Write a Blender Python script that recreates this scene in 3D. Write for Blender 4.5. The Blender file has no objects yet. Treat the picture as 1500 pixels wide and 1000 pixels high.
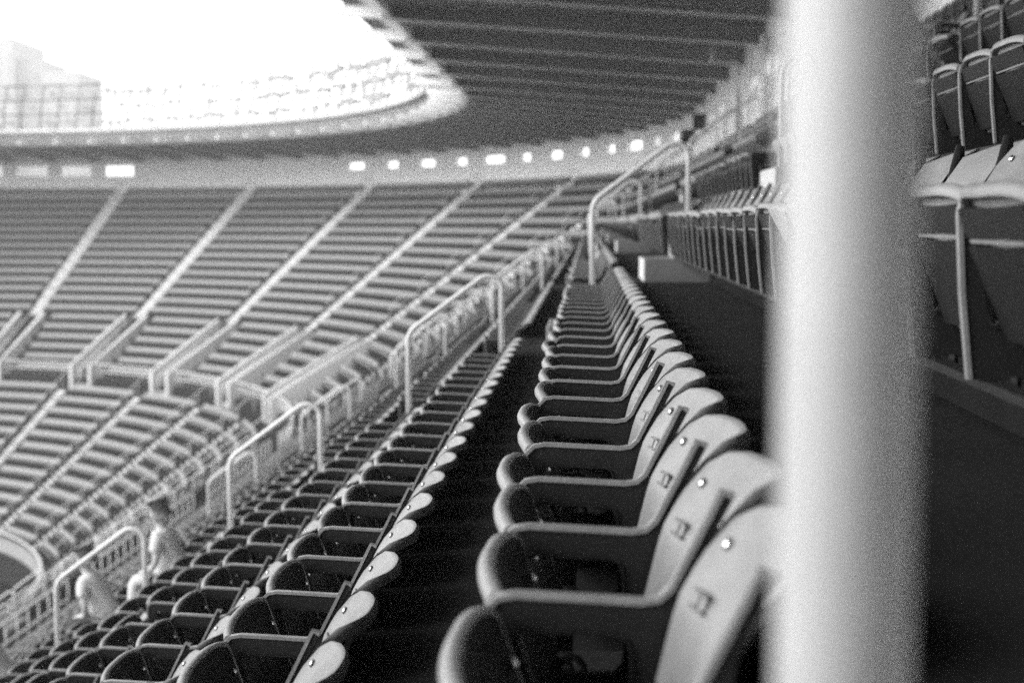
import bpy, math, random
import numpy as np
from math import sin, cos, pi, radians as rad, sqrt, atan2

random.seed(7)
SC = bpy.context.scene
COL = SC.collection
ZC = 32.0                                   # height of the lens above the field

# ------------------------------------------------------------------ camera
cam_d = bpy.data.cameras.new('camera')
cam = bpy.data.objects.new('camera', cam_d)
COL.objects.link(cam)
cam.location = (0, 0, ZC)
cam.rotation_euler = (rad(90 - 4.95), 0, rad(3.12))
cam_d.sensor_width = 36
cam_d.lens = 48.68
cam_d.clip_start = .05
cam_d.clip_end = 3000
cam_d.dof.use_dof = True
cam_d.dof.focus_distance = 4.2
cam_d.dof.aperture_fstop = 2.5
SC.camera = cam

# ------------------------------------------------------------------ sky, sun, exposure
SUN_AZ, SUN_EL = rad(249), rad(31)          # compass-like: 0 = +Y, clockwise
w = bpy.data.worlds.new('World')
SC.world = w
w.use_nodes = True
nt = w.node_tree
for n in list(nt.nodes):
    nt.nodes.remove(n)
sky = nt.nodes.new('ShaderNodeTexSky')
sky.sky_type = 'NISHITA'
sky.sun_disc = False
sky.sun_elevation = SUN_EL
sky.sun_rotation = SUN_AZ
sky.air_density = 2.0
sky.dust_density = 1.2
sky.ozone_density = 1.0
bw = nt.nodes.new('ShaderNodeRGBToBW')      # black and white film
bg = nt.nodes.new('ShaderNodeBackground')
bg.inputs['Strength'].default_value = .15
out = nt.nodes.new('ShaderNodeOutputWorld')
nt.links.new(sky.outputs[0], bw.inputs[0])
nt.links.new(bw.outputs[0], bg.inputs[0])
nt.links.new(bg.outputs[0], out.inputs[0])

sun_d = bpy.data.lights.new('sun', 'SUN')
sun_d.energy = .5
sun_d.angle = rad(18)
sun_d.color = (1, 1, 1)
sun = bpy.data.objects.new('sun', sun_d)
COL.objects.link(sun)
sun.rotation_euler = (rad(90) - SUN_EL, 0, pi - SUN_AZ)
sun.location = (0, 0, 120)

SC.view_settings.view_transform = 'Standard'
SC.view_settings.look = 'None'
SC.view_settings.gamma = 1
SC.view_settings.use_curve_mapping = False
SC.view_settings.exposure = 2.2
SC.cycles.use_denoising = False       # the sampling noise is left in: it reads as film grain
SC.cycles.sampling_pattern = 'BLUE_NOISE'
SC.cycles.use_guiding = True
SC.cycles.use_surface_guiding = True
SC.cycles.use_volume_guiding = True
SC.cycles.max_bounces = 7
SC.cycles.diffuse_bounces = 4
SC.cycles.glossy_bounces = 3
SC.cycles.volume_bounces = 0
SC.cycles.sample_clamp_indirect = 2.5

# ------------------------------------------------------------------ materials (black and white: neutral greys)
def material(name, val, rough=.6, spec=.5, var=.12, scale=8, bump=0., bscale=60, metal=0., streak=None):
    m = bpy.data.materials.new(name)
    m.use_nodes = True
    t = m.node_tree
    b = t.nodes['Principled BSDF']
    b.inputs['Roughness'].default_value = rough
    b.inputs['Specular IOR Level'].default_value = spec
    b.inputs['Metallic'].default_value = metal
    tc = t.nodes.new('ShaderNodeTexCoord')
    nz = t.nodes.new('ShaderNodeTexNoise')
    nz.inputs['Scale'].default_value = scale
    nz.inputs['Detail'].default_value = 6
    nz.inputs['Roughness'].default_value = .65
    vec = tc.outputs['Object']
    if streak:
        mp = t.nodes.new('ShaderNodeMapping')
        mp.inputs['Scale'].default_value = streak
        t.links.new(vec, mp.inputs[0])
        vec = mp.outputs[0]
    t.links.new(vec, nz.inputs['Vector'])
    oi = t.nodes.new('ShaderNodeObjectInfo')
    ad = t.nodes.new('ShaderNodeMath')
    ad.operation = 'MULTIPLY_ADD'
    ad.inputs[1].default_value = .25
    t.links.new(oi.outputs['Random'], ad.inputs[0])
    t.links.new(nz.outputs['Fac'], ad.inputs[2])
    rp = t.nodes.new('ShaderNodeMapRange')
    rp.inputs['From Min'].default_value = .3
    rp.inputs['From Max'].default_value = .95
    rp.inputs['To Min'].default_value = val * (1 - var)
    rp.inputs['To Max'].default_value = min(val * (1 + var), .92)
    t.links.new(ad.outputs[0], rp.inputs['Value'])
    t.links.new(rp.outputs[0], b.inputs['Base Color'])
    if bump:
        n2 = t.nodes.new('ShaderNodeTexNoise')
        n2.inputs['Scale'].default_value = bscale
        n2.inputs['Detail'].default_value = 5
        t.links.new(tc.outputs['Object'], n2.inputs['Vector'])
        bp = t.nodes.new('ShaderNodeBump')
        bp.inputs['Strength'].default_value = bump
        bp.inputs['Distance'].default_value = .01
        t.links.new(n2.outputs['Fac'], bp.inputs['Height'])
        t.links.new(bp.outputs[0], b.inputs['Normal'])
    return m

M_SEAT = material('seat_plastic', .205, .45, .45, .30, 7, .10, 130)
M_FRAME = material('frame_paint', .014, .5, .2, .25, 20, .1, 120)
M_EDGE = material('worn_edge', .19, .4, .5, .25, 25, .1, 120)
M_SEATSHADE = material('dark_seat_pad', .014, .7, .15, .3, 14, .15, 130)  # near-black colour carrying the shade on the sitting side
M_BOLT = material('bolt_steel', .9, .22, .6, .03, metal=1.)
M_PLATE = material('number_plate_enamel', .09, .4, .5, .1)
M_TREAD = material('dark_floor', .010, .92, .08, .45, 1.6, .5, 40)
M_NOSE = material('step_nosing', .5, .7, .3, .15, 3, .2, 40)
M_STEP = material('step_concrete', .12, .85, .3, .2, 3, .3, 40)
M_WALL = material('painted_wall', .92, .8, .3, .08, .8, .1, 20)
M_PARA = material('parapet_concrete', .55, .8, .3, .15, 1.2, .2, 20)
M_PSTAIR = material('portal_concrete', .3, .85, .3, .2, 2, .2, 30)
M_EDGEWALL = material('edge_wall_concrete', .22, .8, .3, .2, 1.2, .2, 20)
M_RAIL = material('rail_paint', .5, .35, .5, .08, 9)
M_ROOF = material('roof_metal', .42, .6, .4, .2, .7)
M_BEAM = material('beam_paint', .3, .55, .4, .15, .9)
M_FLANGE = material('flange_paint', .75, .5, .4, .15, .9)
M_WHITE = material('white_paint', .86, .5, .5, .06, 1.5)
M_LENS = material('lamp_glass', .3, .3, .5, .3, 3)
M_LAMP = material('lamp_housing', .10, .3, .5, .2, 4)
M_POLE = material('pole_paint', .34, .45, .5, .16, 7, .08, 90)
M_BLDG = material('far_masonry', .33, .9, .2, .08, .02)
M_GLASS = material('far_window', .24, .2, .5, .2, .05)
M_FIELD = material('field_turf', .16, .9, .1, .3, .1)
M_BLACK = material('black_housing', .02, .5, .4, .2)
M_SKIN = material('skin', .36, .5, .4, .06, 20)
M_HAIR = material('dark_hair', .07, .45, .5, .3, 30, .3, 120)
M_FAIR = material('fair_hair', .34, .5, .5, .35, 30, .5, 160, streak=(1, 1, .1))
M_SHIRT = material('white_cotton', .5, .85, .2, .04, 20, .3, 30)
M_SHIRT2 = material('grey_cotton', .35, .85, .2, .08, 20, .3, 30)
M_TROUSER = material('dark_cotton', .05, .85, .2, .15, 20)
M_TROUSER2 = material('pale_cotton', .5, .85, .2, .15, 20)

# ------------------------------------------------------------------ mesh helpers
class MB:
    def __init__(s):
        s.v = []; s.f = []
    def add(s, vs, fs):
        o = len(s.v)
        s.v += [tuple(p) for p in vs]
        s.f += [tuple(i + o for i in f) for f in fs]
    def box(s, a, b):
        (x0, y0, z0), (x1, y1, z1) = a, b
        s.add([(x0,y0,z0),(x1,y0,z0),(x1,y1,z0),(x0,y1,z0),(x0,y0,z1),(x1,y0,z1),(x1,y1,z1),(x0,y1,z1)], BOXF)
    def hexa(s, p):                         # 8 corners: bottom 4 ccw, top 4 ccw
        s.add(p, BOXF)
    def tube(s, pts, r, n=8, cap=True, closed=False):
        P = [np.array(p, float) for p in pts]
        m = len(P)
        T = []
        for i in range(m):
            a = P[max(i-1, 0)]; b = P[min(i+1, m-1)]
            d = b - a
            T.append(d / (np.linalg.norm(d) + 1e-12))
        ref = np.array([0, 0, 1.]) if abs(T[0][2]) < .9 else np.array([1., 0, 0])
        nrm = np.cross(T[0], ref); nrm /= np.linalg.norm(nrm)
        vs = []
        for i in range(m):
            nrm = nrm - T[i] * nrm.dot(T[i]); nrm /= np.linalg.norm(nrm)
            bi = np.cross(T[i], nrm)
            rr = r[i] if hasattr(r, '__len__') else r
            for k in range(n):
                a = 2*pi*k/n
                vs.append(P[i] + rr*(cos(a)*nrm + sin(a)*bi))
        fs = []
        for i in range(m-1):
            for k in range(n):
                k2 = (k+1) % n
                fs.append((i*n+k, i*n+k2, (i+1)*n+k2, (i+1)*n+k))
        if cap:
            fs.append(tuple(range(n-1, -1, -1)))
            fs.append(tuple((m-1)*n + k for k in range(n)))
        s.add(vs, fs)
    def grid(s, rows, flip=False):          # list of rows of points
        m, n = len(rows), len(rows[0])
        vs = [p for r in rows for p in r]
        fs = []
        for i in range(m-1):
            for k in range(n-1):
                f = (i*n+k, i*n+k+1, (i+1)*n+k+1, (i+1)*n+k)
                fs.append(f[::-1] if flip else f)
        s.add(vs, fs)
    def mesh(s, name, mat, smooth=False, angle=None):
        me = bpy.data.meshes.new(name)
        me.from_pydata([tuple(map(float, p)) for p in s.v], [], s.f)
        me.materials.append(mat)
        me.validate()
        if smooth:
            me.polygons.foreach_set('use_smooth', [True]*len(me.polygons))
            if angle and hasattr(me, 'set_sharp_from_angle'):
                me.set_sharp_from_angle(angle=rad(angle))
        me.update()
        return me
BOXF = [(0,3,2,1),(4,5,6,7),(0,1,5,4),(1,2,6,5),(2,3,7,6),(3,0,4,7)]

def obj(name, me, parent=None, loc=(0,0,0), rotz=0):
    o = bpy.data.objects.new(name, me)
    COL.objects.link(o)
    o.location = loc
    o.rotation_euler = (0, 0, rotz)
    if parent: o.parent = parent
    return o
def tag(o, label, cat, group=None):
    o['label'] = label; o['category'] = cat
    if group: o['group'] = group
    return o
def thing(name, label, cat, loc=(0,0,0), rotz=0, group=None):
    return tag(obj(name, None, None, loc, rotz), label, cat, group)
def struct(name, me, **k):
    o = obj(name, me, **k); o['kind'] = 'structure'
    return o

# ------------------------------------------------------------------ the plan of the stand
XW, S0, RW = 4.7, 59.5, 51.0                # rear wall: straight at X=4.7 up to Y=59.5, then an arc of 51 m to the left
RUN, RISE, PITCH = .867, .613, .46
S1 = -22.0                                  # behind the camera the stand bends round too
def frame(s):
    return (s - S0) / RW if s > S0 else ((s - S1) / RW if s < S1 else 0.)
def P(s, t, H):
    """s along the rear wall, t metres in front of it, H metres below the lens"""
    ph = frame(s)
    if ph == 0: return (XW - t, s, ZC - H)
    r = RW - t
    return (XW - RW + r*cos(ph), (S0 if ph > 0 else S1) + r*sin(ph), ZC - H)
def nose(k): return 1.007 + RUN*k           # front edge of the tread of row k (0 = top row)
def fl(k): return -1.912 + RISE*k           # floor of row k, below the lens
def rt(k): return .1685 + RUN*k             # line of the back posts of row k
NUP = 21                                    # rows above the cross walk
WALK0, WALK1 = nose(NUP-1), nose(NUP-1) + 1.75
WALKH = fl(NUP-1) + .613
NLOW = 12
def lnose(j): return WALK1 + RUN*(j+1)
def lfl(j): return WALKH + .35 + RISE*j
def lrt(j): return lnose(j) - .8385
EDGE = lnose(NLOW-1)
ROWS = [(rt(k), fl(k), nose(k), k) for k in range(NUP)] + [(lrt(j), lfl(j), lnose(j), NUP+j) for j in range(NLOW)]
AISLES = [.62, 12.98] + [12.98 + 11.63*i for i in range(1, 5)] + [S0 + rad(13.3*i)*RW for i in range(1, 8)]
AW = .56                                    # half width of an aisle
S_END = S0 + rad(104)*RW

def proj(p):                                # photo pixel of a point, for choosing what lies in view
    x, y, z = p[0], p[1], p[2] - ZC
    ya, pi_ = rad(3.12), rad(4.95)
    xr = x*cos(ya) + y*sin(ya); yr = y*cos(ya) - x*sin(ya)
    d = yr*cos(pi_) - z*sin(pi_); v = -z*cos(pi_) - yr*sin(pi_)
    if d <= .05: return None
    return 750 + 2028*xr/d, 500 + 2028*v/d, d

# samples along the wall for swept surfaces
SS = [S1 - rad(6*i)*RW for i in range(22, 0, -1)] + [S1, -10, 5, 20, 35, 50, S0] + [S0 + rad(2.6*i)*RW for i in range(1, 55)]
def sweep(profile, ss=SS, close=False):
    mb = MB()
    rows = [[P(s, t, H) for (t, H) in profile] for s in ss]
    mb.grid(rows)
    return mb

ORD = ['first','second','third','fourth','fifth','sixth','seventh','eighth','ninth','tenth','eleventh','twelfth','thirteenth','fourteenth','fifteenth','sixteenth','seventeenth','eighteenth','nineteenth','twentieth',
       'twenty-first','twenty-second','twenty-third','twenty-fourth','twenty-fifth','twenty-sixth','twenty-seventh','twenty-eighth']

# ------------------------------------------------------------------ ground
mb = MB()
mb.add([(-615,-295,0),(415,-295,0),(415,615,0),(-615,615,0)], [(0,1,2,3)])
struct('ground', mb.mesh('ground', M_FIELD))

# ------------------------------------------------------------------ terraces
prof = [(-.6, fl(0)), (.14, fl(0))]
for k in range(NUP):
    prof += [(nose(k), fl(k))]
    nxt = fl(k+1) if k < NUP-1 else WALKH
    prof += [(nose(k), nxt)]
prof += [(WALK1, WALKH)]
for j in range(NLOW):
    prof += [(WALK1 + RUN*j, lfl(j)), (lnose(j), lfl(j))]
prof += [(EDGE, lfl(NLOW-1) + 2.2), (EDGE - 6, lfl(NLOW-1) + 2.6), (-.6, fl(0)+9)]
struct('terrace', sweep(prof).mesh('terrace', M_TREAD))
# lower tier, down in the shade
prof = [(8, 21.5)]
for j in range(26):
    prof += [(14 + .85*j, 21.0 + .32*j), (14 + .85*(j+1), 21.0 + .32*j)]
prof += [(36.1, 32)]
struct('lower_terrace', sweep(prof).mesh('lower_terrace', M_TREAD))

# parapet at the front edge of the deck
hb = lfl(NLOW-1)
para = thing('parapet', 'pale curved parapet along the front edge of the upper deck, bottom left', 'parapet')
obj('wall', sweep([(EDGE+.22, hb+.35), (EDGE+.22, hb-.42), (EDGE+.02, hb-.42), (EDGE+.02, hb), (EDGE+.02, hb+.35), (EDGE+.22, hb+.35)]).mesh('parapet_wall', M_EDGEWALL), para)
obj('top_rail', sweep([(EDGE+.20, hb-.7), (EDGE+.16, hb-.75), (EDGE+.08, hb-.75), (EDGE+.04, hb-.7), (EDGE+.08, hb-.66), (EDGE+.16,hb-.66),(EDGE+.20, hb-.7)]).mesh('parapet_rail', M_RAIL, True), para)

# ------------------------------------------------------------------ aisle steps
PORTAL_K = (15, 20)
def portal_at(i): return i >= 7
def steps_mesh(sa, k, parts=None):
    mb = MB()
    def blk(t0, t1, h0, h1):
        a = [P(sa-AW, t1, h0), P(sa-AW, t0, h0), P(sa+AW, t0, h0), P(sa+AW, t1, h0)]
        b = [P(sa-AW, t1, h1), P(sa-AW, t0, h1), P(sa+AW, t0, h1), P(sa+AW, t1, h1)]
        mb.hexa([*a, *b])
    return mb, blk
STRIPE = {0: 'beside the blurred pole', 3: 'third along past the rails', 4: 'fourth along past the rails', 5: 'where the stand starts to bend', 6: 'just left of the centre handrail',
          7: 'second left of the centre handrail', 8: 'below the small round windows', 9: 'right of the blank wall', 10: 'under the blank wall',
          11: 'below the long bright windows', 12: 'at the left edge'}
def nosing(sa, t, h0, h1):
    mb = MB()
    q = lambda s, tt, h: P(s, tt, h)
    a0, a1 = sa - AW + .01, sa + AW - .01
    mb.hexa([q(a0,t+.014,h0-.004), q(a0,t+.0015,h0-.004), q(a1,t+.0015,h0-.004), q(a1,t+.014,h0-.004),
             q(a0,t+.014,h1+.004), q(a0,t+.0015,h1+.004), q(a1,t+.0015,h1+.004), q(a1,t+.014,h1+.004)])
    return mb
for ia, sa in enumerate(AISLES):
    near = ia in (1, 2)
    if near:
        st = thing('aisle_stair', ('concrete stair of the first aisle crossing the rows beyond the near seats' if ia == 1
                   else 'concrete stair of the second aisle, past the first rail'), 'stair')
        big = MB()
        for (trt, H, tn, k) in ROWS[:NUP]:
            for q in (1, 2):
                mb, blk = steps_mesh(sa, k)
                blk(tn - RUN + .002, tn - .289*q, H + .001, H - .204*q + (0 if q == 1 else .0))
                if q == 2: mb.v = [(x, y, z) for x, y, z in mb.v]
                pr = proj(P(sa, tn - .289*q, H - .2))
                if 2 <= k <= 13 and pr and -40 < pr[0] < 1540:
                    # the upper step rests on the lower one
                    if q == 2:
                        mb, blk = steps_mesh(sa, k)
                        blk(tn - RUN + .004, tn - .578, H - .2045, H - .408)
                    so = obj('step', mb.mesh('step', M_STEP), st)
                    nm = nosing(sa, tn - .289*q, H if q == 1 else H - .204, H - .204*q)
                    obj('nosing', nm.mesh('nosing', M_NOSE), so)
                else:
                    if q == 2:
                        mb, blk = steps_mesh(sa, k)
                        blk(tn - RUN + .004, tn - .578, H - .2045, H - .408)
                    big.add(mb.v, mb.f)
        nb_ = MB()
        for (trt, H, tn, k) in ROWS[:NUP]:
            if k > 0:
                m_ = nosing(sa, tn - RUN, H, H - RISE); nb_.add(m_.v, m_.f)
            if not (2 <= k <= 13):
                for q in (1, 2):
                    m_ = nosing(sa, tn - .289*q, H if q == 1 else H - .204, H - .204*q); nb_.add(m_.v, m_.f)
        o = obj('far_nosings', nb_.mesh('far_nosings', M_NOSE), st); o['kind'] = 'stuff'
        o = obj('far_steps', big.mesh('far_steps', M_STEP), st); o['kind'] = 'stuff'
    else:
        big = MB()
        for (trt, H, tn, k) in ROWS:
            if ia >= 7 and PORTAL_K[0] <= k <= PORTAL_K[1]: continue
            mb, blk = steps_mesh(sa, k)
            blk(tn - RUN + .002, tn - .289, H + .001, H - .204)
            blk(tn - RUN + .004, tn - .578, H - .2045, H - .408)
            big.add(mb.v, mb.f)
        s_ = thing('aisle_stair', 'pale concrete aisle stair, a light stripe ' + STRIPE[ia], 'stair')
        nb_ = MB()
        for (trt, H, tn, k) in ROWS:
            if ia >= 7 and PORTAL_K[0] <= k <= PORTAL_K[1]: continue
            if k not in (0, NUP):
                m_ = nosing(sa, tn - RUN, H, H - RISE); nb_.add(m_.v, m_.f)
            for q in (1, 2):
                m_ = nosing(sa, tn - .289*q, H if q == 1 else H - .204, H - .204*q); nb_.add(m_.v, m_.f)
        o = obj('nosings', nb_.mesh('nosings', M_NOSE), s_); o['kind'] = 'stuff'
        o = obj('steps', big.mesh('steps', M_STEP), s_); o['kind'] = 'stuff'

# ------------------------------------------------------------------ portals, walkway fences
def portal(sa, label):
    t0, t1 = nose(PORTAL_K[0]-1) + .05, nose(PORTAL_K[1]) + .35
    h0, h1 = fl(PORTAL_K[0]), fl(PORTAL_K[1])
    th = thing('entrance_portal', label, 'entrance portal')
    hw = 1.45
    for sg in (-1, 1):
        mb = MB()
        a, b = sa + sg*hw, sa + sg*(hw - .34)
        if sg > 0: a, b = b, a
        up = .85
        mb.hexa([P(a, t1, WALKH), P(a, t0, WALKH), P(b, t0, WALKH), P(b, t1, WALKH),
                 P(a, t1, h1 - up), P(a, t0, h0 - up), P(b, t0, h0 - up), P(b, t1, h1 - up)])
        obj('side_wall', mb.mesh('side_wall', M_PARA), th)
        mb = MB()
        mb.tube([P(sa + sg*(hw-.17), t1-.1, h1 - up - .12), P(sa + sg*(hw-.17), t0+.1, h0 - up - .12)], .03, 6)
        obj('wall_rail', mb.mesh('wall_rail', M_RAIL, True), th)
    mb = MB()
    for q in range(21):
        f0 = t0 + (t1-t0)*q/21; f1 = t0 + (t1-t0)*(q+1)/21
        H = h0 + (WALKH-h0)*(q+.5)/21
        a, b = sa - hw + .345, sa + hw - .345
        mb.hexa([P(a, f1, WALKH+.02), P(a, f0, WALKH+.02), P(b, f0, WALKH+.02), P(b, f1, WALKH+.02), P(a, f1, H), P(a, f0, H), P(b, f0, H), P(b, f1, H)])
    obj('stair', mb.mesh('portal_stair', M_PSTAIR), th)
    mb = MB()
    mb.tube([P(sa, t1, WALKH), P(sa, t1, h1-.6), P(sa, t0, h0-.9)], .05, 6)
    obj('centre_rail', mb.mesh('centre_rail', M_RAIL, True), th)
PL = ['stepped entrance between pale walls below the %s aisle' % n for n in
      ('second', 'third', 'fourth', 'fifth', 'first bend', 'second bend', 'third bend', 'fourth bend', 'long-window', 'far left', 'leftmost')]
PL2 = ['pale walled entrance nearest the rails, partly behind seated people', 'pale walled entrance just past the nearest one',
       'pale walled entrance, third along the straight stand', 'pale walled entrance at the start of the bend',
       'pale walled entrance right above the second handrail from the left', 'pale walled entrance in the bend, fourth from the left edge',
       'pale walled entrance above the curved lower rows, third from the left edge', 'pale walled entrance in the far stand, second from the left edge',
       'pale walled entrance cut by the left edge of the picture', 'pale walled entrance out to the left of the far stand', 'last pale walled entrance beyond the left edge']
for i, sa in enumerate(AISLES):
    if portal_at(i): portal(sa, PL2[i-3])
for i in range(1, len(AISLES)-1):
    a = AISLES[i] + (1.3 if portal_at(i) else AW); b = AISLES[i+1] - 1.3
    t, H = WALK0 - .08, fl(NUP-1)
    th = thing('walkway_fence', ['', 'pale pipe fence along the cross walk of the nearest section past the rails', 'pale pipe fence along the cross walk, second section along', 'pale pipe fence along the cross walk, third section along',
               'pale pipe fence along the cross walk before the bend', 'pale pipe fence on the first bend section of the cross walk', 'pale pipe fence on the second bend section', 'pale pipe fence on the third bend section',
               'pale pipe fence between the entrances in the far stand', 'pale pipe fence right of the leftmost aisle', 'pale pipe fence at the left edge of the picture', 'pale pipe fence beyond the left edge'][i], 'fence')
    n = 8
    line = lambda h: [P(a + (b-a)*q/n, t, H - h) for q in range(n+1)]
    mb = MB(); mb.tube(line(1.0), .04, 6); obj('top_rail', mb.mesh('fence_rail', M_RAIL, True), th)
    mb = MB(); mb.tube(line(.5), .03, 6); obj('middle_rail', mb.mesh('fence_rail', M_RAIL, True), th)
    mb = MB()
    nb = int((b-a)*(RW-t)/RW/.42) + 1
    for q in range(nb+1):
        s = a + (b-a)*q/nb
        mb.tube([P(s, t, H), P(s, t, H-1.0)], .022, 5)
    o = obj('balusters', mb.mesh('balusters', M_RAIL, True), th); o['kind'] = 'stuff'

# ------------------------------------------------------------------ rear wall
wall = thing('rear_wall', 'pale back wall behind the top row with a band of bright window openings', 'wall')
HB, HT = fl(0) + .05, -5.3
bays = []
ST = [33.0 + 4.75*j for j in range(-11, 6)]
ST = [s for s in ST if s < S0 - 1]
ARC = [S0 + rad(2.3 + 4.2*j)*RW for j in range(0, 33)]
BACK = [S1 - rad(3 + 6*j)*RW for j in range(21, -1, -1)]
BEAMS = BACK + ST + ARC
def bay_open(a, b):
    c = (a+b)/2
    p = proj(P(c, 0, -4))
    if not p: return None
    x = p[0]
    if x < 222: return .66
    if x < 470: return None
    return random.choice([.3, .42, .5, .62])
for a, b in zip(BEAMS[:-1], BEAMS[1:]):
    op = bay_open(a, b)
    mb = MB()
    T0, T1 = 0, -.28
    a2, b2 = a + .012, b - .012
    def pc(s0, s1, h0, h1):
        mb.hexa([P(s0, T0, h0), P(s0, T1, h0), P(s1, T1, h0), P(s1, T0, h0), P(s0, T0, h1), P(s0, T1, h1), P(s1, T1, h1), P(s1, T0, h1)])
    if op is None:
        pc(a2, b2, HB, HT)
    else:
        c = (a+b)/2; hw = (b-a)*op/2
        o0, o1 = (-3.62, -4.42) if op > .65 else (-3.78, -4.26)
        pc(a2, b2, HB, o0); pc(a2, b2, o1, HT)
        pc(a2, c-hw, o0, o1); pc(c+hw, b2, o0, o1)
    wp = obj('wall_panel', mb.mesh('wall_panel', M_WALL), wall)
    if op and op > .65:
        mb = MB()
        for q in range(1, 6):
            s = c - hw + 2*hw*q/6
            mb.box((-.03, -.03, 0), (.03, .03, .8)) if False else None
            mb.tube([P(s, -.14, o0), P(s, -.14, o1)], .035, 4)
        obj('window_bar', mb.mesh('window_bar', M_WHITE), wp)

# ------------------------------------------------------------------ roof
RT = 11.5
roof = thing('stadium_roof', 'dark cantilever roof with deep ribs curving over the stand to the upper edge', 'roof')
def hroof(t): return -4.66 - .075*t
def beam_mesh(s, ta, tb, mat, nm, fl_only=False):
    mb = MB()
    ph = frame(s)
    ww = .11
    def ring(t):
        d = .62 - .028*t
        c = np.array(P(s, t, 0)); al = np.array([-sin(ph), cos(ph), 0])
        z0 = ZC - hroof(t)
        if fl_only:
            return [c*[1,1,0] + al*o + np.array([0,0,z]) for (o, z) in
                ((-ww-.01, z0-.03), (ww+.01, z0-.03), (ww+.01, z0+.012), (ww+.004, z0+.02), (.03, z0-.003), (-.03, z0-.003), (-ww-.004, z0+.02), (-ww-.01, z0+.012))]
        return [c*[1,1,0] + al*o + np.array([0,0,z]) for (o, z) in
                ((-ww, z0), (ww, z0), (ww, z0+.05), (.02, z0+.06), (.02, z0+d), (-.02, z0+d), (-.02, z0+.06), (-ww, z0+.05))]
    r = [ring(ta + (tb-ta)*q/4) for q in range(5)]
    n = 8
    vs = [p for x in r for p in x]
    fs = []
    for i in range(4):
        for k in range(n):
            fs.append((i*n+k, i*n+(k+1)%n, (i+1)*n+(k+1)%n, (i+1)*n+k))
    fs += [tuple(range(n))[::-1], tuple(4*n+k for k in range(n))]
    mb.add(vs, fs)
    return mb.mesh(nm, mat)
for s in BEAMS:
    b = obj('roof_beam', beam_mesh(s, .02, RT-1.25, M_BEAM, 'roof_beam'), roof)
    obj('flange', beam_mesh(s, .05, RT-1.26, M_FLANGE, 'flange', True), b)
    obj('beam_tip', beam_mesh(s, RT-1.25, RT+.25, M_WHITE, 'beam_tip'), b)
# corrugated deck on top of the beams, one sheet to each bay
for a, b in zip(BEAMS[:-1], BEAMS[1:]):
    pr = []
    n = int((RT-1.3)/.16)
    for q in range(n+1):
        t = .16*q
        for dt, dz in ((0,0),(.05,0),(.08,.045),(.13,.045)):
            tt = t+dt
            pr.append((tt, hroof(tt) - (.62-.028*tt) - .01 - dz))
    obj('roof_sheet', sweep(pr, [a, (a+b)/2, b]).mesh('roof_sheet', M_ROOF), roof)
ssr = [s for s in SS]
obj('roof_skin', sweep([(-.5, hroof(0)-.9), (RT+.3, hroof(RT)-.75)], ssr).mesh('roof_skin', M_ROOF), roof)
for a, b in zip(BEAMS[:-1], BEAMS[1:]):
    # soffit panels along the inner edge, whitened and tilted to stand for the glare
    t0, t1 = RT-1.5, RT+.12
    obj('edge_panel', sweep([(t0, hroof(t0)-.06), (t1, hroof(t1)-.95), (t1-.1, hroof(t1)-1.02), (t0, hroof(t0)-.70), (t0, hroof(t0)-.06)], [a+.03, (a+b)/2, b-.03]).mesh('edge_panel', M_WHITE), roof)

# floodlight racks standing on the inner roof edge
nrack = -1
for i, (a, b) in enumerate(zip(BEAMS[:-1], BEAMS[1:])):
    c = (a+b)/2
    pr = proj(P(c, RT, hroof(RT)-1))
    if a < 40 or not pr or pr[0] < -160: continue
    nrack += 1
    t = RT - .05; hb_ = hroof(RT) - .95
    th = tag(obj('floodlight_rack', None, None, P(c, t, hb_)), 'white floodlight rack, %s along the far roof edge from the near roof' % ORD[min(nrack, 27)], 'floodlights', 'floodlight racks round the roof edge')
    th.matrix_world.translation = P(c, t, hb_)
    L = P(c, t, hb_)
    def loc(p): return (p[0]-L[0], p[1]-L[1], p[2]-L[2])
    for s in (a + .1, c):
        mb = MB(); mb.tube([loc(P(s, t, hb_)), loc(P(s, t-.9, hb_-3.35))], .07, 6)
        obj('post', mb.mesh('rack_post', M_LAMP, True), th)
    for q in range(4):
        hh = .12 + 1.05*q; tt = t - .9*hh/3.35
        mb = MB(); mb.tube([loc(P(a, tt, hb_-hh)), loc(P(c, tt, hb_-hh)), loc(P(b, tt, hb_-hh))], .06, 6)
        obj('cross_rail', mb.mesh('cross_rail', M_LAMP, True), th)
        if q < 3:
            mb = MB()
            wdt = (b-a)*(RW-t)/RW if c > S0 else (b-a)
            n = max(3, int(wdt/.62))
            for e in range(n):
                s = a + (b-a)*(e+.5)/n
                if random.random() < .28: continue
                dz = random.uniform(-.12, .12); s += random.uniform(-.12, .12)*(b-a)/n; kz = random.choice([.75, 1, 1, 1.25])
                p0 = np.array(loc(P(s, tt-.15, hb_-hh-.5-dz))); p1 = np.array(loc(P(s, tt+.12, hb_-hh-.45-dz))); p2 = np.array(loc(P(s, tt+.3, hb_-hh-.42-dz)))
                mb.tube([p0, p1, p2], [.12*kz, .2*kz, .27*kz], 8)
            o = obj('lamps', mb.mesh('lamps', M_LENS, True, 40), th); o['kind'] = 'stuff'

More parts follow.
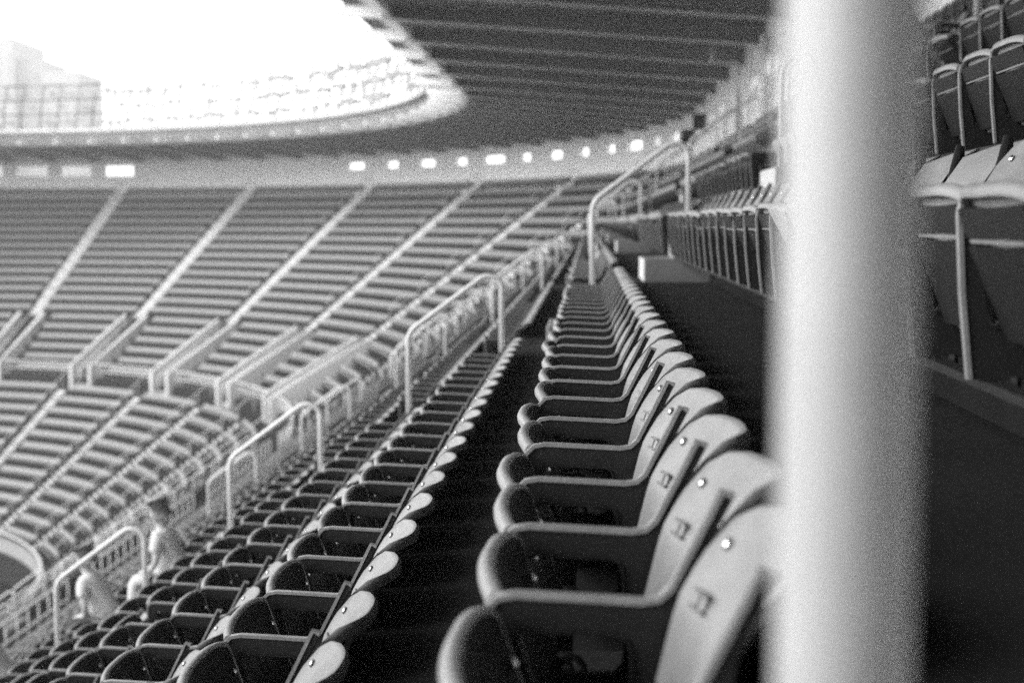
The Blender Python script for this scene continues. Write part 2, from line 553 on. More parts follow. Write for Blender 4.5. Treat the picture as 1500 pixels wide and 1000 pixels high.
# drain pipe, wall column, loudspeakers near the top row
mb = MB()
def bez(pts, n=6, r=.12):
    """polyline with rounded corners"""
    P_ = [np.array(p, float) for p in pts]; o = [P_[0]]
    for i in range(1, len(P_)-1):
        a, c, b = P_[i-1], P_[i], P_[i+1]
        d1 = (a-c)/np.linalg.norm(a-c); d2 = (b-c)/np.linalg.norm(b-c)
        rr = min(r if not hasattr(r, '__len__') else r[i-1], .48*np.linalg.norm(a-c), .48*np.linalg.norm(b-c))
        p0, p1 = c + d1*rr, c + d2*rr
        for q in range(n+1):
            u = q/n
            o.append((1-u)**2*p0 + 2*u*(1-u)*c + u*u*p1)
    o.append(P_[-1]); return o
mb.tube(bez([P(41, 1.1, -5.2), P(41, 1.1, -4.62), P(41, .35, -4.55), P(41, .35, fl(0))]), .085, 10)
tag(obj('drain_pipe', mb.mesh('drain_pipe', M_RAIL, True)), 'pale drain pipe with an elbow running down from the roof to the top row', 'pipe')
mb = MB(); 
mb.tube([P(36, .22, fl(0)), P(36, .22, -4.7)], .14, 12)
tag(obj('wall_column', mb.mesh('wall_column', M_WHITE, True)), 'white column against the back wall just left of the blurred pole', 'column')
for (s, h) in ((55.5, -3.9), (61.5, -3.7)):
    th = thing('loudspeaker', 'black loudspeaker on the back wall, %s' % ('the one nearer the drain pipe' if s < 58 else 'the one farther from the drain pipe'), 'loudspeaker', P(s, .3, h), frame(s))
    mb = MB(); mb.box((-.22, -.28, -.3), (.22, .28, .3)); obj('cabinet', mb.mesh('cabinet', M_BLACK), th)
    mb = MB(); mb.tube([(-.23,0,0), (-.27,0,0)], [.2,.24], 12); obj('horn', mb.mesh('horn', M_BLACK), th)
    mb = MB(); mb.box((.2,-.05,-.05),(.4,.05,.05)); obj('bracket', mb.mesh('bracket', M_RAIL), th)

# ------------------------------------------------------------------ the blurred pole right by the camera
PX, PY, PR = .1196, .64, .0312
mb = MB(); 
hf = ZC - fl(5)
mb.tube([(0,0,0), (0,0,1), (0,0,3), (0,0, ZC+5.2-hf)], PR, 40)
pole = thing('steel_pole', 'smooth white steel pole close to the camera, out of focus', 'pole', (PX, PY, hf))
obj('shaft', mb.mesh('pole_shaft', M_POLE, True, 40), pole)
mb = MB(); mb.tube([(0,0,0),(0,0,.015)], .09, 20); obj('base_plate', mb.mesh('pole_base', M_POLE, True, 40), pole)

# ------------------------------------------------------------------ handrails in the aisles
def rail_mesh():
    """local: X outward (up the stand), Z up, origin at the foot of the lower post"""
    mb = MB()
    pts = bez([(0,0,0), (0,0,.93), (.74,0,.93+.70*.74+.03), (.885,0,1.42), (.885,0,.613)], 7, [.10, .16, .16])
    mb.tube(pts, .026, 10)
    return mb.mesh('handrail_tube', M_RAIL, True)
RM = rail_mesh()
mb = MB(); mb.tube([(0,0,0),(0,0,.012)], .055, 12); RB = mb.mesh('rail_flange', M_RAIL, True, 40)
def handrail(sa, k, label, group, near):
    trt, H, tn, kk = ROWS[k]
    L = P(sa, tn - .686, H - .408)
    th = thing('handrail', label, 'handrail', L, frame(sa), group)
    obj('rail', RM, th)
    if near:
        obj('foot_plate', RB, th); obj('foot_plate', RB, th, (.885, 0, .613))
NRL = {}
RL = {5: 'pale bent pipe handrail standing at the end of the centre row of seats', 7: 'pale bent pipe handrail left of the dark gap, rising past the second row',
      9: 'pale bent pipe handrail, second from the left, below the curved rows', 11: 'pale bent pipe handrail at bottom left, nearest the left edge',
      3: 'pale pipe handrail behind the blurred pole beside the fourth row', 1: 'pale pipe handrail at the top rows behind the pole', 13: 'pale pipe handrail cut by the left edge of the picture'}
for i, sa in enumerate(AISLES):
    if i == 0: continue
    ks = list(range(1, 14, 2)) if True else []
    ks += list(range(NUP, NUP+NLOW))
    for k in ks:
        p = proj(P(sa, ROWS[k][0], ROWS[k][1]-.9))
        if not p or p[0] < -60 or p[0] > 1560 or p[1] > 1120: continue
        if i == 1:
            lab = RL.get(k)
            if lab is None: lab = 'pale pipe handrail in the lower rows just below the seated people'; g = 'handrails in the lower rows of the first aisle'
            else: g = None
        elif i == 2:
            lab, g = 'small pale handrail loop at the second aisle, seen past the first row of rails', 'handrails of the second aisle'
        else:
            lab, g = ('small pale handrail on an aisle stripe of the far upper rows', 'handrails in the far upper rows') if k < NUP else ('short pale handrail among the curved lower rows', 'handrails in the curved lower rows')
        if i >= 2:
            NRL[(i, k >= NUP)] = NRL.get((i, k >= NUP), 0) + 1
            nth = ORD[NRL[(i, k >= NUP)]-1]
            lab = ('%s small handrail down the %s %s' % (nth, 'upper rows' if k < NUP else 'lower rows', 'of the second aisle' if i == 2 else 'of the stripe ' + STRIPE[i]))
        elif k >= NUP:
            NRL[1] = NRL.get(1, 0) + 1
            lab = '%s pale handrail down the lower rows of the first aisle' % ORD[NRL[1]-1]
        handrail(sa, k, lab, g, i == 1)

# ------------------------------------------------------------------ the seat
OUT = [(-.325,.235),(-.343,.40),(-.352,.555),(-.346,.584),(-.327,.603),(-.30,.608),(-.20,.604),(-.115,.600),(-.090,.604),(-.073,.620),(-.038,.69),(-.002,.764),
       (.018,.757),(-.026,.672),(-.033,.60),(.0,.52),(.027,.50),(.027,.27),(-.02,.235),(-.17,.235)]
INN = [(-.288,.335),(-.304,.40),(-.311,.53),(-.308,.543),(-.30,.552),(-.285,.556),(-.20,.554),(-.15,.552),(-.137,.547),(-.13,.53),(-.128,.50),(-.127,.48),
       (-.126,.465),(-.125,.45),(-.125,.43),(-.124,.41),(-.124,.38),(-.13,.35),(-.145,.335),(-.2,.335)]
def frame_mesh():
    mb = MB()
    n = len(OUT)
    hw = .006
    vs = []
    for y in (-hw, hw):
        vs += [(u, y, h) for u, h in OUT] + [(u, y, h) for u, h in INN]
    fs = []
    for i in range(n):
        j = (i+1) % n
        fs.append((i, j, n+j, n+i))
        o = 2*n
        fs.append((o+j, o+i, o+n+i, o+n+j))
        fs.append((j, i, o+i, o+j))
        fs.append((n+i, n+j, o+n+j, o+n+i))
    mb.add(vs, fs)
    # flange along the front post, arm and back post
    fw, th = .0100, .006
    path = OUT[:13]
    nn = len(path)
    ins = []
    for i in range(nn):
        a = np.array(path[max(i-1,0)]); b = np.array(path[min(i+1,nn-1)])
        d = (b-a)/np.linalg.norm(b-a)
        ins.append((np.array(path[i]) + th*np.array([d[1], -d[0]]), np.array(path[i]) - .003*np.array([d[1], -d[0]])))
    rows = []
    for i in range(nn):
        pi_, po = ins[i]
        rows.append([(po[0], -fw, po[1]), (po[0], -fw*.6, po[1]+.0), (po[0], fw*.6, po[1]), (po[0], fw, po[1]), (pi_[0], fw, pi_[1]), (pi_[0], -fw, pi_[1]), (po[0], -fw, po[1])])
    fl_ = MB(); fl_.grid(rows, True)
    # rim round the opening
    rows = []
    for i in range(n+1):
        u, h = INN[i % n]
        cu, ch = -.215, .445
        d = np.array([cu-u, ch-h]); d /= np.linalg.norm(d)
        rows.append([(u, -.011, h), (u+d[0]*.004, -.011, h+d[1]*.004), (u+d[0]*.004, .011, h+d[1]*.004), (u, .011, h)])
    mb.grid(rows)
    mb.tube([(-.235,0,.24),(-.235,0,.185)], .012, 6)
    # bracket against the concrete
    mb.box((.022,-.03,.28),(.0275,.03,.48))
    return mb.mesh('side_frame', M_FRAME, True, 32), fl_.mesh('edge_strip', M_EDGE, True, 40)

def ub(h):                                   # side line of the backrest
    if h >= .61: return -.057 + (h-.622)*.53
    return -.0634 + (h-.61)*.24
def back_rows(ncol, nv, th=.012, detail=True):
    S = [i/(ncol-1) for i in range(ncol)]
    rows = []
    def pt(s, v, du=0, dh=0):
        h = .485 + .268*v
        e = abs(2*s-1)
        bul = (.020 + .062*max(v,0)**1.7)
        b = bul * (1 - e**2.7)
        drop = .03*max(0, (e-.72)/.28)**2 * max(0, (v-.7)/.3)
        return (ub(h) + b + du, .02 + .42*s, h - drop + dh)
    for i in range(nv+1):
        v = i/nv
        rows.append([pt(s, v) for s in S])
    if detail:
        rows.append([pt(s, 1, .006, .006) for s in S])
        rows.append([pt(s, 1, .016, .007) for s in S])
        rows.append([pt(s, 1, .025, -.002) for s in S])
        rows.append([pt(s, 1, .026, -.022) for s in S])
        rows.append([pt(s, .86, th+.004, -.0) for s in S])
    else:
        rows.append([pt(s, 1, .02, .004) for s in S])
        rows.append([pt(s, .9, th+.006, 0) for s in S])
    nb = max(2, nv//2)
    for i in range(nb, -1, -1):
        rows.append([pt(s, .8*i/nb, th) for s in S])
    rows.append(rows[0])
    return rows, pt
def back_mesh():
    rows, pt = back_rows(13, 8)
    mb = MB(); mb.grid(rows)
    n = len(rows[0])
    a = [r[0] for r in rows[:-1]]; b = [r[-1] for r in rows[:-1]]
    mb.add(a, [tuple(range(len(a)))]); mb.add(b, [tuple(range(len(b)))[::-1]])
    return mb.mesh('backrest', M_SEAT, True, 50), pt
PIV = np.array([-.232, .335])
TIP = np.array([-.326, .602]); LN = np.linalg.norm(TIP-PIV)
DD = (TIP-PIV)/LN; NN = np.array([DD[1], -DD[0]])      # NN: the sitting side, towards the back
def seat_pt(s, l, n):
    """l metres from the hinge towards the front lip, n above the sitting side"""
    p = DD*l + NN*n
    return (p[0], .03 + .40*s, p[1])
def seat_rows(ncol, detail=True):
    S = [i/(ncol-1) for i in range(ncol)]
    def lm(s): return LN - .014 + .020*(1-min(1,abs(2*s-1))**4)
    def lift(s): return .006*abs(2*s-1)**2 - .016*(1-min(1,abs(2*s-1))**2)
    def dish(s, f): return -.022*(1-min(1,abs(2*s-1))**2.5)*sin(pi*min(1, max(0, f*.92+.04)))
    rows = []
    fr = (0, .15, .35, .55, .72, .86, .95) if detail else (0, .5, .92)
    for f in fr:
        rows.append([seat_pt(s, -.03 + (lm(s)-.012+.03)*f, dish(s, f) + lift(s)*f**2) for s in S])
    for (dl, dn) in (((.0,-.001),(.010,-.004),(.016,-.012),(.016,-.023),(.008,-.032),(-.003,-.035),(-.009,-.028),(-.012,-.022),(-.014,-.014)) if detail else ((.010,-.006),(.014,-.028),(-.008,-.045))):
        rows.append([seat_pt(s, lm(s)+dl, dn + lift(s)) for s in S])
    for f in ((.92, .6, .3, 0) if detail else (.62, .40, 0)):
        rows.append([seat_pt(s, -.03 + (lm(s)-.012+.03)*f*.95, -.010 + dish(s, f) + lift(s)*f**2) for s in S])
    rows.append(rows[0])
    return rows
def seat_mesh():
    mb = MB()
    rows = seat_rows(11)
    mb.grid(rows, False)
    a = [r[0] for r in rows[:-1]]; b = [r[-1] for r in rows[:-1]]
    mb.add(a, [tuple(range(len(a)))]); mb.add(b, [tuple(range(len(b)))[::-1]])
    # side skirts and the ribs beneath
    SK = []
    for s in (0, 1):
        y = .024 + .412*s
        q = [(-.03,-.02),(.03,-.034),(LN-.03,-.030),(LN-.018,-.02),(LN-.018,-.002),(-.03,-.002)]
        pts = [DD*l + NN*n for l, n in q]
        sk = MB()
        vs = [(p[0], y-.004, p[1]) for p in pts] + [(p[0], y+.004, p[1]) for p in pts]
        m = len(q)
        sk.add(vs, [tuple(range(m)), tuple(range(m, 2*m))[::-1]] + [(i, m+i, m+(i+1)%m, (i+1)%m) for i in range(m)])
        SK.append(sk.mesh('side_skirt', M_FRAME))
    for l in (.195,):
        for s0, s1 in ((.04, .96),):
            A = [seat_pt(s, l+dl, -.030) for s in (s0, s1) for dl in (-.004, .004)]
            B = [seat_pt(s, l+dl, -.040) for s in (s0, s1) for dl in (-.003, .003)]
            mb.add([A[0],A[1],A[3],A[2],B[0],B[1],B[3],B[2]], BOXF)
    shade_mb = MB()  # added dark layer: shade of the sitting face put into colour
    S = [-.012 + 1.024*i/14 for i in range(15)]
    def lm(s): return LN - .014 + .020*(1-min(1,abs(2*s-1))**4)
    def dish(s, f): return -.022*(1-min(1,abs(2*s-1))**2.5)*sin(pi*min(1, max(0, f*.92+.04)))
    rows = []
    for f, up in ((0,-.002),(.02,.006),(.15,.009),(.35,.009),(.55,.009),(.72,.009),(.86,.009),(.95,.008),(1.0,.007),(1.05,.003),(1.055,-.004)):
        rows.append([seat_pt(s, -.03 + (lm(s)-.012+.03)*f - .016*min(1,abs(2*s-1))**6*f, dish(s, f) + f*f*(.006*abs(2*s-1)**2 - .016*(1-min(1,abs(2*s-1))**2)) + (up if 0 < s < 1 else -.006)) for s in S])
    shade_mb.grid(rows)
    hb_ = MB()
    A = [seat_pt(s, l, n) for s in (.0, 1.0) for l, n in ((-.01, -.035), (.185, -.043), (.185, -.012), (-.01, -.012))]
    hb_.add([A[0],A[1],A[5],A[4],A[3],A[2],A[6],A[7]], BOXF)
    SK.append(hb_.mesh('hinge_bar', M_FRAME))
    fb_ = MB()  # dark bar added for the shade under the front lip
    A = [seat_pt(s, l, n) for s in (.0, 1.0) for l, n in ((LN-.08, -.040), (LN-.024, -.038), (LN-.024, -.014), (LN-.08, -.014))]
    fb_.add([A[0],A[1],A[5],A[4],A[3],A[2],A[6],A[7]], BOXF)
    SK.append(fb_.mesh('front_bar', M_FRAME))
    return mb.mesh('seat', M_SEAT, True, 45), shade_mb.mesh('seat_pad', M_SEATSHADE, True, 50), SK
def dome(r, h, n=8):
    mb = MB(); mb.tube([(0,0,0),(h*.6,0,0),(h,0,0)], [r, r*.85, r*.3], n)
    return mb
FRAME_ME, EDGE_ME = frame_mesh()
BACK_ME, BPT = back_mesh()
SEAT_ME, SHADE_ME, SKIRT_ME = seat_mesh()
BOLT_ME = dome(.0115, -.006).mesh('bolt', M_BOLT, True)
mb = MB()
mb.box((-.004, -.021, -.012), (.0, .021, .012))
PLATE_ME = mb.mesh('number_plate', M_SEAT)
mb = MB()
for z in (-.012, .012): mb.box((-.0065, -.025, z-.0025), (-.0005, .025, z+.0025))
mb.box((-.0055, -.0025, -.012), (-.001, .0025, .012))
BRACE_ME = mb.mesh('plate_bracket', M_PLATE)
mb = MB(); mb.tube([(0.035*cos(a), .0, .035*sin(a)) for a in np.linspace(-.6, 3.9, 10)], .007, 6); mb.tube([(0,-.018,0),(0,.018,0)], .016, 8)
HINGE_ME = mb.mesh('hinge', M_FRAME, True, 40)

proto_n = 0
def make_seat(loc, rz, detail, last, down, wob):
    th = obj('stadium_seat', None, None, loc, rz)
    f = obj('side_frame', FRAME_ME, th); obj('edge_strip', EDGE_ME, f)
    if last:
        f = obj('side_frame', FRAME_ME, th, (0, PITCH, 0)); obj('edge_strip', EDGE_ME, f)
    b = obj('backrest', BACK_ME, th, (wob[2], 0, 0))
    s = obj('seat', SEAT_ME, th, (PIV[0], 0, PIV[1]))
    s.rotation_euler = (0, -1.12 if down else wob[0], 0)
    obj('seat_pad', SHADE_ME, s)
    for q in SKIRT_ME: obj(q.name.split('.')[0], q, s)
    if detail:
        for q in (.075, .925):
            p = BPT(q, .80); o = obj('bolt', BOLT_ME, b, (p[0]-.001, p[1], p[2])); o.rotation_euler = (0, .45, 0)
            p = seat_pt(q*.9+.05, LN*.72, .008)
            o = obj('bolt', BOLT_ME, s, p); o.rotation_euler = (0, 2.7, 0)
        p = BPT(.83, .52)
        ang = math.atan2(BPT(.89,.52)[0]-BPT(.77,.52)[0], BPT(.89,.52)[1]-BPT(.77,.52)[1])
        pl = obj('number_plate', PLATE_ME, b, (p[0]-.0045, p[1], p[2])); pl.rotation_euler = (0, .35, -ang)
        br = obj('plate_bracket', BRACE_ME, b, (p[0]-.0055, p[1], p[2])); br.rotation_euler = (0, .35, -ang)
        obj('hinge', HINGE_ME, th, (PIV[0], .016, PIV[1]-.005))
    return th

# low-detail seat for the far rows (one mesh)
def far_seat():
    mb = MB()
    rows, _ = back_rows(5, 2, .014, False)
    mb.grid(rows)
    global SIT0; SIT0 = len(mb.f)
    rows = seat_rows(5, False)
    rows = [[(x+PIV[0], y, z+PIV[1]) for x, y, z in r] for r in rows]
    mb.grid(rows)
    mb.box((-.35, -.012, .235), (-.318, .012, .606))
    mb.box((-.318, -.012, .565), (-.085, .012, .606))
    mb.hexa([(-.125,-.01,.24),(.025,-.01,.24),(.025,.01,.24),(-.125,.01,.24),(-.0,-.01,.76),(.02,-.01,.755),(.02,.01,.755),(-.0,.01,.76)])
    mb.box((-.318, -.006, .235), (-.125, .006, .33))
    nfr = 4*6
    return mb
FS = far_seat()
FV = np.array(FS.v, float)
FF = FS.f
NSEATF = len(FF) - 24
FFQ = np.array([f if len(f) == 4 else (f[0],f[1],f[2],f[2]) for f in FF])

# which seats there are
PHASE = {4: 1.336, 5: 1.078, 6: 1.006, 7: 1.0, 3: 1.02, 2: 1.144}
seats = []                                   # (depth, row k, section, index, s, location, angle)
row_len = {}
for (trt, H, tn, k) in ROWS:
    low = k >= NUP
    for i in range(len(AISLES)-1):
        a, b = AISLES[i], AISLES[i+1]
        ga = gb = AW + .02
        if not low and k >= PORTAL_K[0]:
            if portal_at(i): ga = 1.5
            if portal_at(i+1): gb = 1.5
        # arc lengths at this row
        phm = frame((a+b)/2)
        f = (RW-trt)/RW if phm > 0 else 1.
        if i == 0:
            s0 = PHASE.get(k, 1.02 + .1*((k*37) % 5)/5)
            n = int((b - gb - s0)/PITCH)
            pos = [s0 + PITCH*j for j in range(n)]
            step = PITCH
        else:
            L = (b-a)*f - ga - gb
            n = int(L/PITCH)
            off = (L - n*PITCH)/2
            pos = [a + (ga + off + PITCH*j)/f for j in range(n)]
        row_len[(k, i)] = n
        for j, s in enumerate(pos):
            L_ = P(s, trt, H)
            ph_ = frame(s)
            pr = proj((L_[0]-.3*cos(ph_), L_[1]-.3*sin(ph_), L_[2]+.55))
            if not pr or not (-170 < pr[0] < 1900 and -260 < pr[1] < 1300): continue
            inview = -60 < pr[0] < 1800 and -60 < pr[1] < 1180
            hid = 1150 < pr[0] < 1340
            # rotation so that the next seat along starts at this one's far side
            s2 = s + PITCH/f
            Lb = P(s2, trt, H)
            ang = math.atan2(-(Lb[0]-L_[0]), Lb[1]-L_[1])
            seats.append([pr[2] if (inview and not hid) else 1000+pr[2], k, i, j, n, L_, ang])
seats.sort(key=lambda q: q[0])
near_seats, far_list = seats[:300], seats[300:]

ROWN = {5: 'the centre row', 6: 'the row left of the dark gap', 4: 'the first row behind the pole', 3: 'the second row behind the pole', 2: 'the third row behind the pole', 1: 'the fourth row behind the pole', 0: 'the top row under the wall'}
def rown(k):
    if k in ROWN: return ROWN[k]
    if k < NUP: return 'the %s row left of the dark gap' % ORD[k-6]
    return 'the %s lower row' % ORD[k-NUP]
PEOPLE_AT = {}                                # (k, section, index) of taken seats
people_px = [(10, 272, ''), (11, 172, ''), (13, 22, '')]
taken = []
for (k, px, _) in people_px:
    best = min((q for q in seats if q[1] == k and q[2] == 1), key=lambda q: abs(proj((q[5][0], q[5][1], q[5][2]+.8))[0]-px), default=None)
    if best: taken.append(best); PEOPLE_AT[(best[1], best[2], best[3])] = px
best = min((q for q in seats if q[1] == 2 and q[2] == 0), key=lambda q: abs(proj((q[5][0], q[5][1], q[5][2]+.6))[0]-1378))
taken.append(best); PEOPLE_AT[(best[1], best[2], best[3])] = 1378
count_seen = {}
for q in sorted(near_seats, key=lambda q: (q[1], q[2], q[3])):
    d, k, i, j, n, L_, ang = q
    key = (k, i)
    count_seen[key] = count_seen.get(key, 0) + 1
    down = (k, i, j) in PEOPLE_AT
    dd = proj((L_[0], L_[1], L_[2]+.5))[2]
    wob = (random.uniform(-.05, .03) if random.random() < .8 else random.choice([random.uniform(-.13, -.05)]*4 + [random.uniform(-.4, -.2)]), 0, random.uniform(-.002, .002))
    th = make_seat(L_, ang, dd < 9, j == n-1, down, wob)
    where = ORD[min(count_seen[key]-1, 27)]
    base = 'tip-up seat' if not down else 'occupied seat'
    if i == 0: lab = '%s, %s from the camera end in %s' % (base, where, rown(k))
    else: lab = '%s, %s past aisle %s, %s' % (base, where, ('one' if i == 1 else 'two' if i == 2 else 'three'), rown(k))
    tag(th, lab, 'stadium seat', 'tip-up seats in rows on the terraces')

# the rest as one mass
nv, nf = len(FV), len(FFQ)
far_list = [q for q in far_list if (q[1], q[2], q[3]) not in PEOPLE_AT]
N = len(far_list)
allv = np.zeros((N, nv, 3)); allf = np.zeros((N, nf, 4), dtype=np.int64)
for a, q in enumerate(far_list):
    c, s = cos(q[6]), sin(q[6])
    V = FV.copy()
    if random.random() < .12: V[:, 2] += np.where(V[:, 0] < -.2, random.uniform(-.02, .0), 0)
    allv[a, :, 0] = V[:, 0]*c - V[:, 1]*s + q[5][0]
    allv[a, :, 1] = V[:, 0]*s + V[:, 1]*c + q[5][1]
    allv[a, :, 2] = V[:, 2] + q[5][2]
    allf[a] = FFQ + a*nv
me = bpy.data.meshes.new('stadium_seats')
me.vertices.add(N*nv); me.vertices.foreach_set('co', allv.ravel())
me.loops.add(N*nf*4); me.loops.foreach_set('vertex_index', allf.ravel().astype(np.int32))
me.polygons.add(N*nf)
me.polygons.foreach_set('loop_start', np.arange(0, N*nf*4, 4, dtype=np.int32))
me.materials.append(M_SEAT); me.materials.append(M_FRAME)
me.materials.append(M_SEATSHADE)
mi = np.zeros((N, nf), dtype=np.int32); mi[:, SIT0:SIT0+8] = 2; mi[:, SIT0+28:SIT0+36] = 2; mi[:, NSEATF:] = 1  # sitting faces take the painted shade, lower undersides the same black
me.polygons.foreach_set('material_index', mi.ravel())
me.update(calc_edges=True); me.validate()
o = obj('stadium_seats', me); o['kind'] = 'stuff'
o['label'] = 'mass of pale tip-up seats filling the curved far stand'

# support bars under the near rows
for k in range(2, 9):
    trt, H, tn, kk = ROWS[k]
    n = row_len[(k, 0)]
    s0 = PHASE.get(k, 1.02 + .1*((k*37) % 5)/5)
    mb = MB(); a = P(s0-.05, trt, H); L = n*PITCH + .1
    mb.box((-.30, 0, .215), (-.26, L, .233)); 
    mb.box((-.05, 0, .215), (-.02, L, .233))
    o = obj('support_bar', mb.mesh('support_bar', M_FRAME), None, a)
    tag(o, 'dark support bar under the seats of %s' % rown(k), 'support bar')

# ------------------------------------------------------------------ people
def skin_obj(name, nodes, edges, mat, parent, root=0, sub=2):
    """nodes: list of (point, radius or (rx, ry))"""
    me = bpy.data.meshes.new(name)
    me.from_pydata([n[0] for n in nodes], edges, [])
    me.materials.append(mat)
    o = obj(name, me, parent)
    m = o.modifiers.new('skin', 'SKIN')
    m.use_smooth_shade = True
    sv = me.skin_vertices[0].data
    for i, nn in enumerate(nodes):
        r = nn[1]
        sv[i].radius = (r, r) if not hasattr(r, '__len__') else r
        sv[i].use_root = (i == root)
    sm = o.modifiers.new('smooth', 'SUBSURF'); sm.levels = 1; sm.render_levels = sub
    return o
def person(loc, rz, label, shirt, trouser, hair, long_hair=False, lean=0., turn=0.):
    """seated, facing local -X, origin on the floor below the seat"""
    th = thing('person', label, 'person', loc, rz, None)
    hip = (-.13, .23, .50)
    nodes = [((-.13,.23,.52), (.13,.15)), ((-.13-lean*.3,.23,.70), (.11,.14)), ((-.12-lean*.7,.23,.90), (.11,.16)), ((-.11-lean,.23,1.02), (.075,.09)), ((-.13-lean,.23,1.09), .052),
             ((-.15-lean,.23,1.15), .075), ((-.16-lean,.23,1.22), (.10,.085)), ((-.155-lean,.23,1.30), (.075,.065))]
    E = [(i, i+1) for i in range(7)]
    def add(p, r, to):
        nodes.append((p, r)); E.append((to, len(nodes)-1)); return len(nodes)-1
    for sg in (-1, 1):
        y = .23 + sg*.09
        a = add((-.20, y, .50), .085, 0); b = add((-.53, .23+sg*.11, .53), .062, a); c = add((-.55, .23+sg*.10, .30), .05, b); d = add((-.54, .23+sg*.10, .09), .037, c); e = add((-.66, .23+sg*.11, .045), .034, d)
        a = add((-.11-lean, .23+sg*.185, .98), .052, 2); b = add((-.17-lean*.6, .23+sg*.23, .74), .04, a); c = add((-.36, .23+sg*.15, .62), .032, b); d = add((-.43, .23+sg*.11, .60), .026, c)
        hd = d
        for q in range(4):
            add((-.50+.004*q, .23+sg*(.125-.018*q), .585), .0085, hd)
        add((-.445, .23+sg*.07, .60), .009, hd)
    skin_obj('body', nodes, E, M_SKIN, th)
    # clothes
    nodes2 = [((-.13,.23,.50), (.155,.175)), ((-.13-lean*.3,.23,.70), (.135,.165)), ((-.12-lean*.7,.23,.91), (.13,.18)), ((-.11-lean,.23,1.035), (.085,.10))]
    E2 = [(0,1),(1,2),(2,3)]
    for sg in (-1, 1):
        nodes2.append(((-.11-lean, .23+sg*.19, .985), .07)); E2.append((2, len(nodes2)-1))
        nodes2.append(((-.15-lean*.8, .23+sg*.225, .82), .062)); E2.append((len(nodes2)-2, len(nodes2)-1))
    skin_obj('shirt', nodes2, E2, shirt, th)
    nodes3 = [((-.12,.23,.49), (.15,.17))]; E3 = []
    for sg in (-1, 1):
        n0 = len(nodes3)
        nodes3 += [((-.24,.23+sg*.09,.50), .10), ((-.53,.23+sg*.11,.53), .078), ((-.555,.23+sg*.10,.30), .066), ((-.545,.23+sg*.10,.12), .056)]
        E3 += [(0,n0),(n0,n0+1),(n0+1,n0+2),(n0+2,n0+3)]
    skin_obj('trousers', nodes3, E3, trouser, th)
    nodes4 = [((-.10-lean,.23,1.17), (.07,.085)), ((-.125-lean,.23,1.26), (.10,.095)), ((-.15-lean,.23,1.325), (.075,.075)), ((-.15-lean,.23,1.362), (.03,.03))]
    E4 = [(0,1),(1,2),(2,3)]
    if long_hair:
        nodes4.insert(0, ((-.06-lean,.23,.98), (.035,.09))); E4 = [(0,1),(1,2),(2,3),(3,4)]
    skin_obj('hair', nodes4, E4, hair, th, 1)
    for sg in (-1, 1):
        mb = MB(); c = (-.245-lean, .23+sg*.034, 1.225)
        mb.tube([(c[0]+.02,c[1],c[2]),(c[0],c[1],c[2]),(c[0]-.006,c[1],c[2])], [.014,.012,.004], 6); obj('eye', mb.mesh('eye', M_HAIR, True), th)
        mb = MB(); c = (-.145-lean, .23+sg*.083, 1.205)
        mb.tube([(c[0]-.01,c[1],c[2]-.03),(c[0],c[1]+sg*.012,c[2]),(c[0]+.008,c[1],c[2]+.025)], [.008,.013,.009], 6); obj('ear', mb.mesh('ear', M_SKIN, True), th)
    mb = MB(); mb.tube([(-.24-lean,.23,1.225),(-.268-lean,.23,1.185),(-.25-lean,.23,1.175)], [.008,.016,.008], 6); obj('nose', mb.mesh('nose', M_SKIN, True), th)
    mb = MB(); mb.tube([(-.225-lean,.208,1.145),(-.243-lean,.23,1.142),(-.225-lean,.252,1.145)], [.004,.008,.004], 6); obj('mouth', mb.mesh('mouth', M_TROUSER, True), th)
    for sg in (-1, 1):
        mb = MB(); mb.tube([(-.50,.23+sg*.10,.05),(-.60,.23+sg*.11,.05),(-.70,.23+sg*.115,.035)], [.045,.05,.035], 8); obj('shoe', mb.mesh('shoe', M_BLACK, True), th)
    return th
PLAB = ['dark-haired person in a white shirt just right of the leftmost handrail', 'dark-haired person in a white shirt behind the leftmost handrail',
        'person in a grey shirt at the left edge of the picture, beyond the handrail',
        'fair-haired person in pale clothes seated beside the blurred pole, top right']
for n_, q in enumerate(taken):
    fair = n_ == len(taken)-1
    person(q[5], q[6], PLAB[n_], M_SHIRT2 if n_ in (2,) else M_SHIRT, M_TROUSER2 if fair or n_ in (0,) else M_TROUSER, M_FAIR if fair else M_HAIR, fair, random.choice([.16, .26, .34]) if not fair else .25)

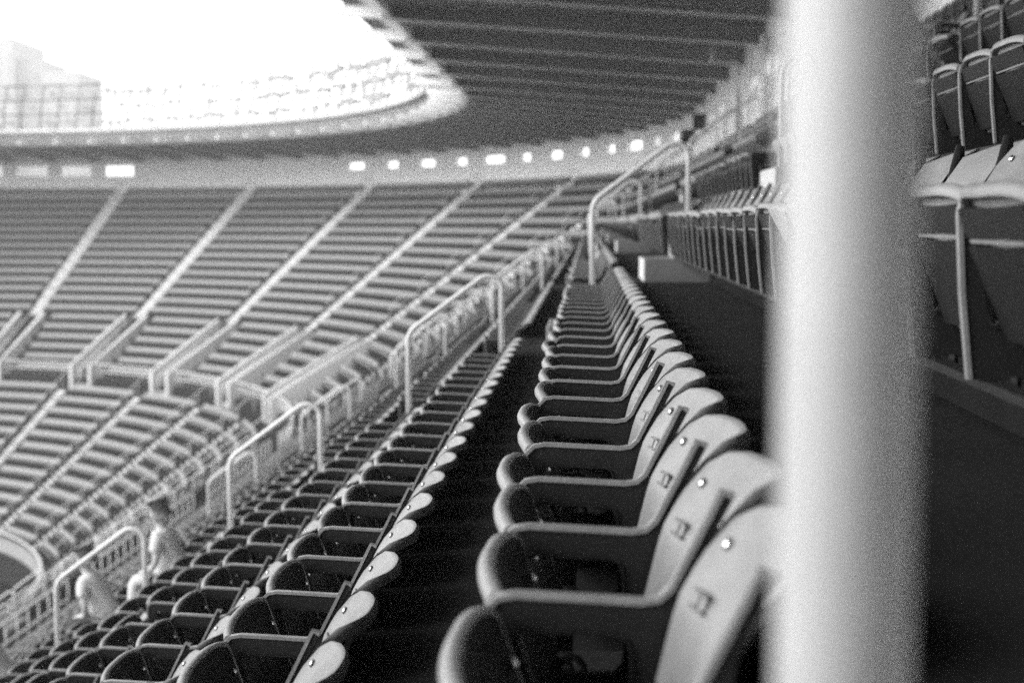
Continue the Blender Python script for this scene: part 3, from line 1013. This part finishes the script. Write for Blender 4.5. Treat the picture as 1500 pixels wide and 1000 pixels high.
# ------------------------------------------------------------------ the building beyond
bl = thing('office_building', 'very pale stepped building fading into the bright sky beyond the stand', 'building')
D = 430.
def bp(px, py, d=D):
    ya = rad(3.12)
    ax = (px-750)/2028; 
    fx, fy = -sin(ya), cos(ya); rx, ry = cos(ya), sin(ya)
    x = d*(fx + rx*ax); y = d*(fy + ry*ax)
    return x, y, ZC + (324-py)*d/2028
def block(x0, x1, top, d, depth, nm):
    a = bp(x0, top, d); b = bp(x1, top, d)
    mb = MB()
    v = np.array([b[0]-a[0], b[1]-a[1]]); L = np.linalg.norm(v); u = v/L; nrm = np.array([-u[1], u[0]])
    def q(s, o, z): return (a[0]+u[0]*s+nrm[0]*o, a[1]+u[1]*s+nrm[1]*o, z)
    def bx(s0, s1, o0, o1, z0, z1):
        mb.hexa([q(s0,o0,z0), q(s1,o0,z0), q(s1,o1,z0), q(s0,o1,z0), q(s0,o0,z1), q(s1,o0,z1), q(s1,o1,z1), q(s0,o1,z1)])
    bx(0, L, 0, depth, 0, a[2])
    o = obj(nm, mb.mesh(nm, M_BLDG), bl)
    n = max(2, int(L/2.8))
    for e in range(n):
        m2 = MB()
        s0 = L*(e+.3)/n; s1 = L*(e+.7)/n
        m2.hexa([q(s0,-.06,4), q(s1,-.06,4), q(s1,-.01,4), q(s0,-.01,4), q(s0,-.06,a[2]-4.5), q(s1,-.06,a[2]-4.5), q(s1,-.01,a[2]-4.5), q(s0,-.01,a[2]-4.5)])
        obj('window_strip', m2.mesh('window_strip', M_GLASS), o)
block(-180, 29, 60, 438, 30, 'tower')
block(29, 70, 90, D+12, 25, 'upper_wing')
block(70, 124, 108, D+10, 25, 'lower_wing')

# ------------------------------------------------------------------ haze
mb = MB(); mb.box((-620, -300, -1), (420, 620, 98))
hz = obj('haze', mb.mesh('haze', M_WHITE)); hz['kind'] = 'stuff'
hz.data.materials.clear()
hm = bpy.data.materials.new('haze'); hm.use_nodes = True
ht = hm.node_tree
for n in list(ht.nodes): ht.nodes.remove(n)
pv = ht.nodes.new('ShaderNodeVolumePrincipled')
pv.inputs['Color'].default_value = (.95, .95, .95, 1)
pv.inputs['Density'].default_value = .001
mo = ht.nodes.new('ShaderNodeOutputMaterial')
ht.links.new(pv.outputs[0], mo.inputs['Volume'])
hz.data.materials.append(hm)
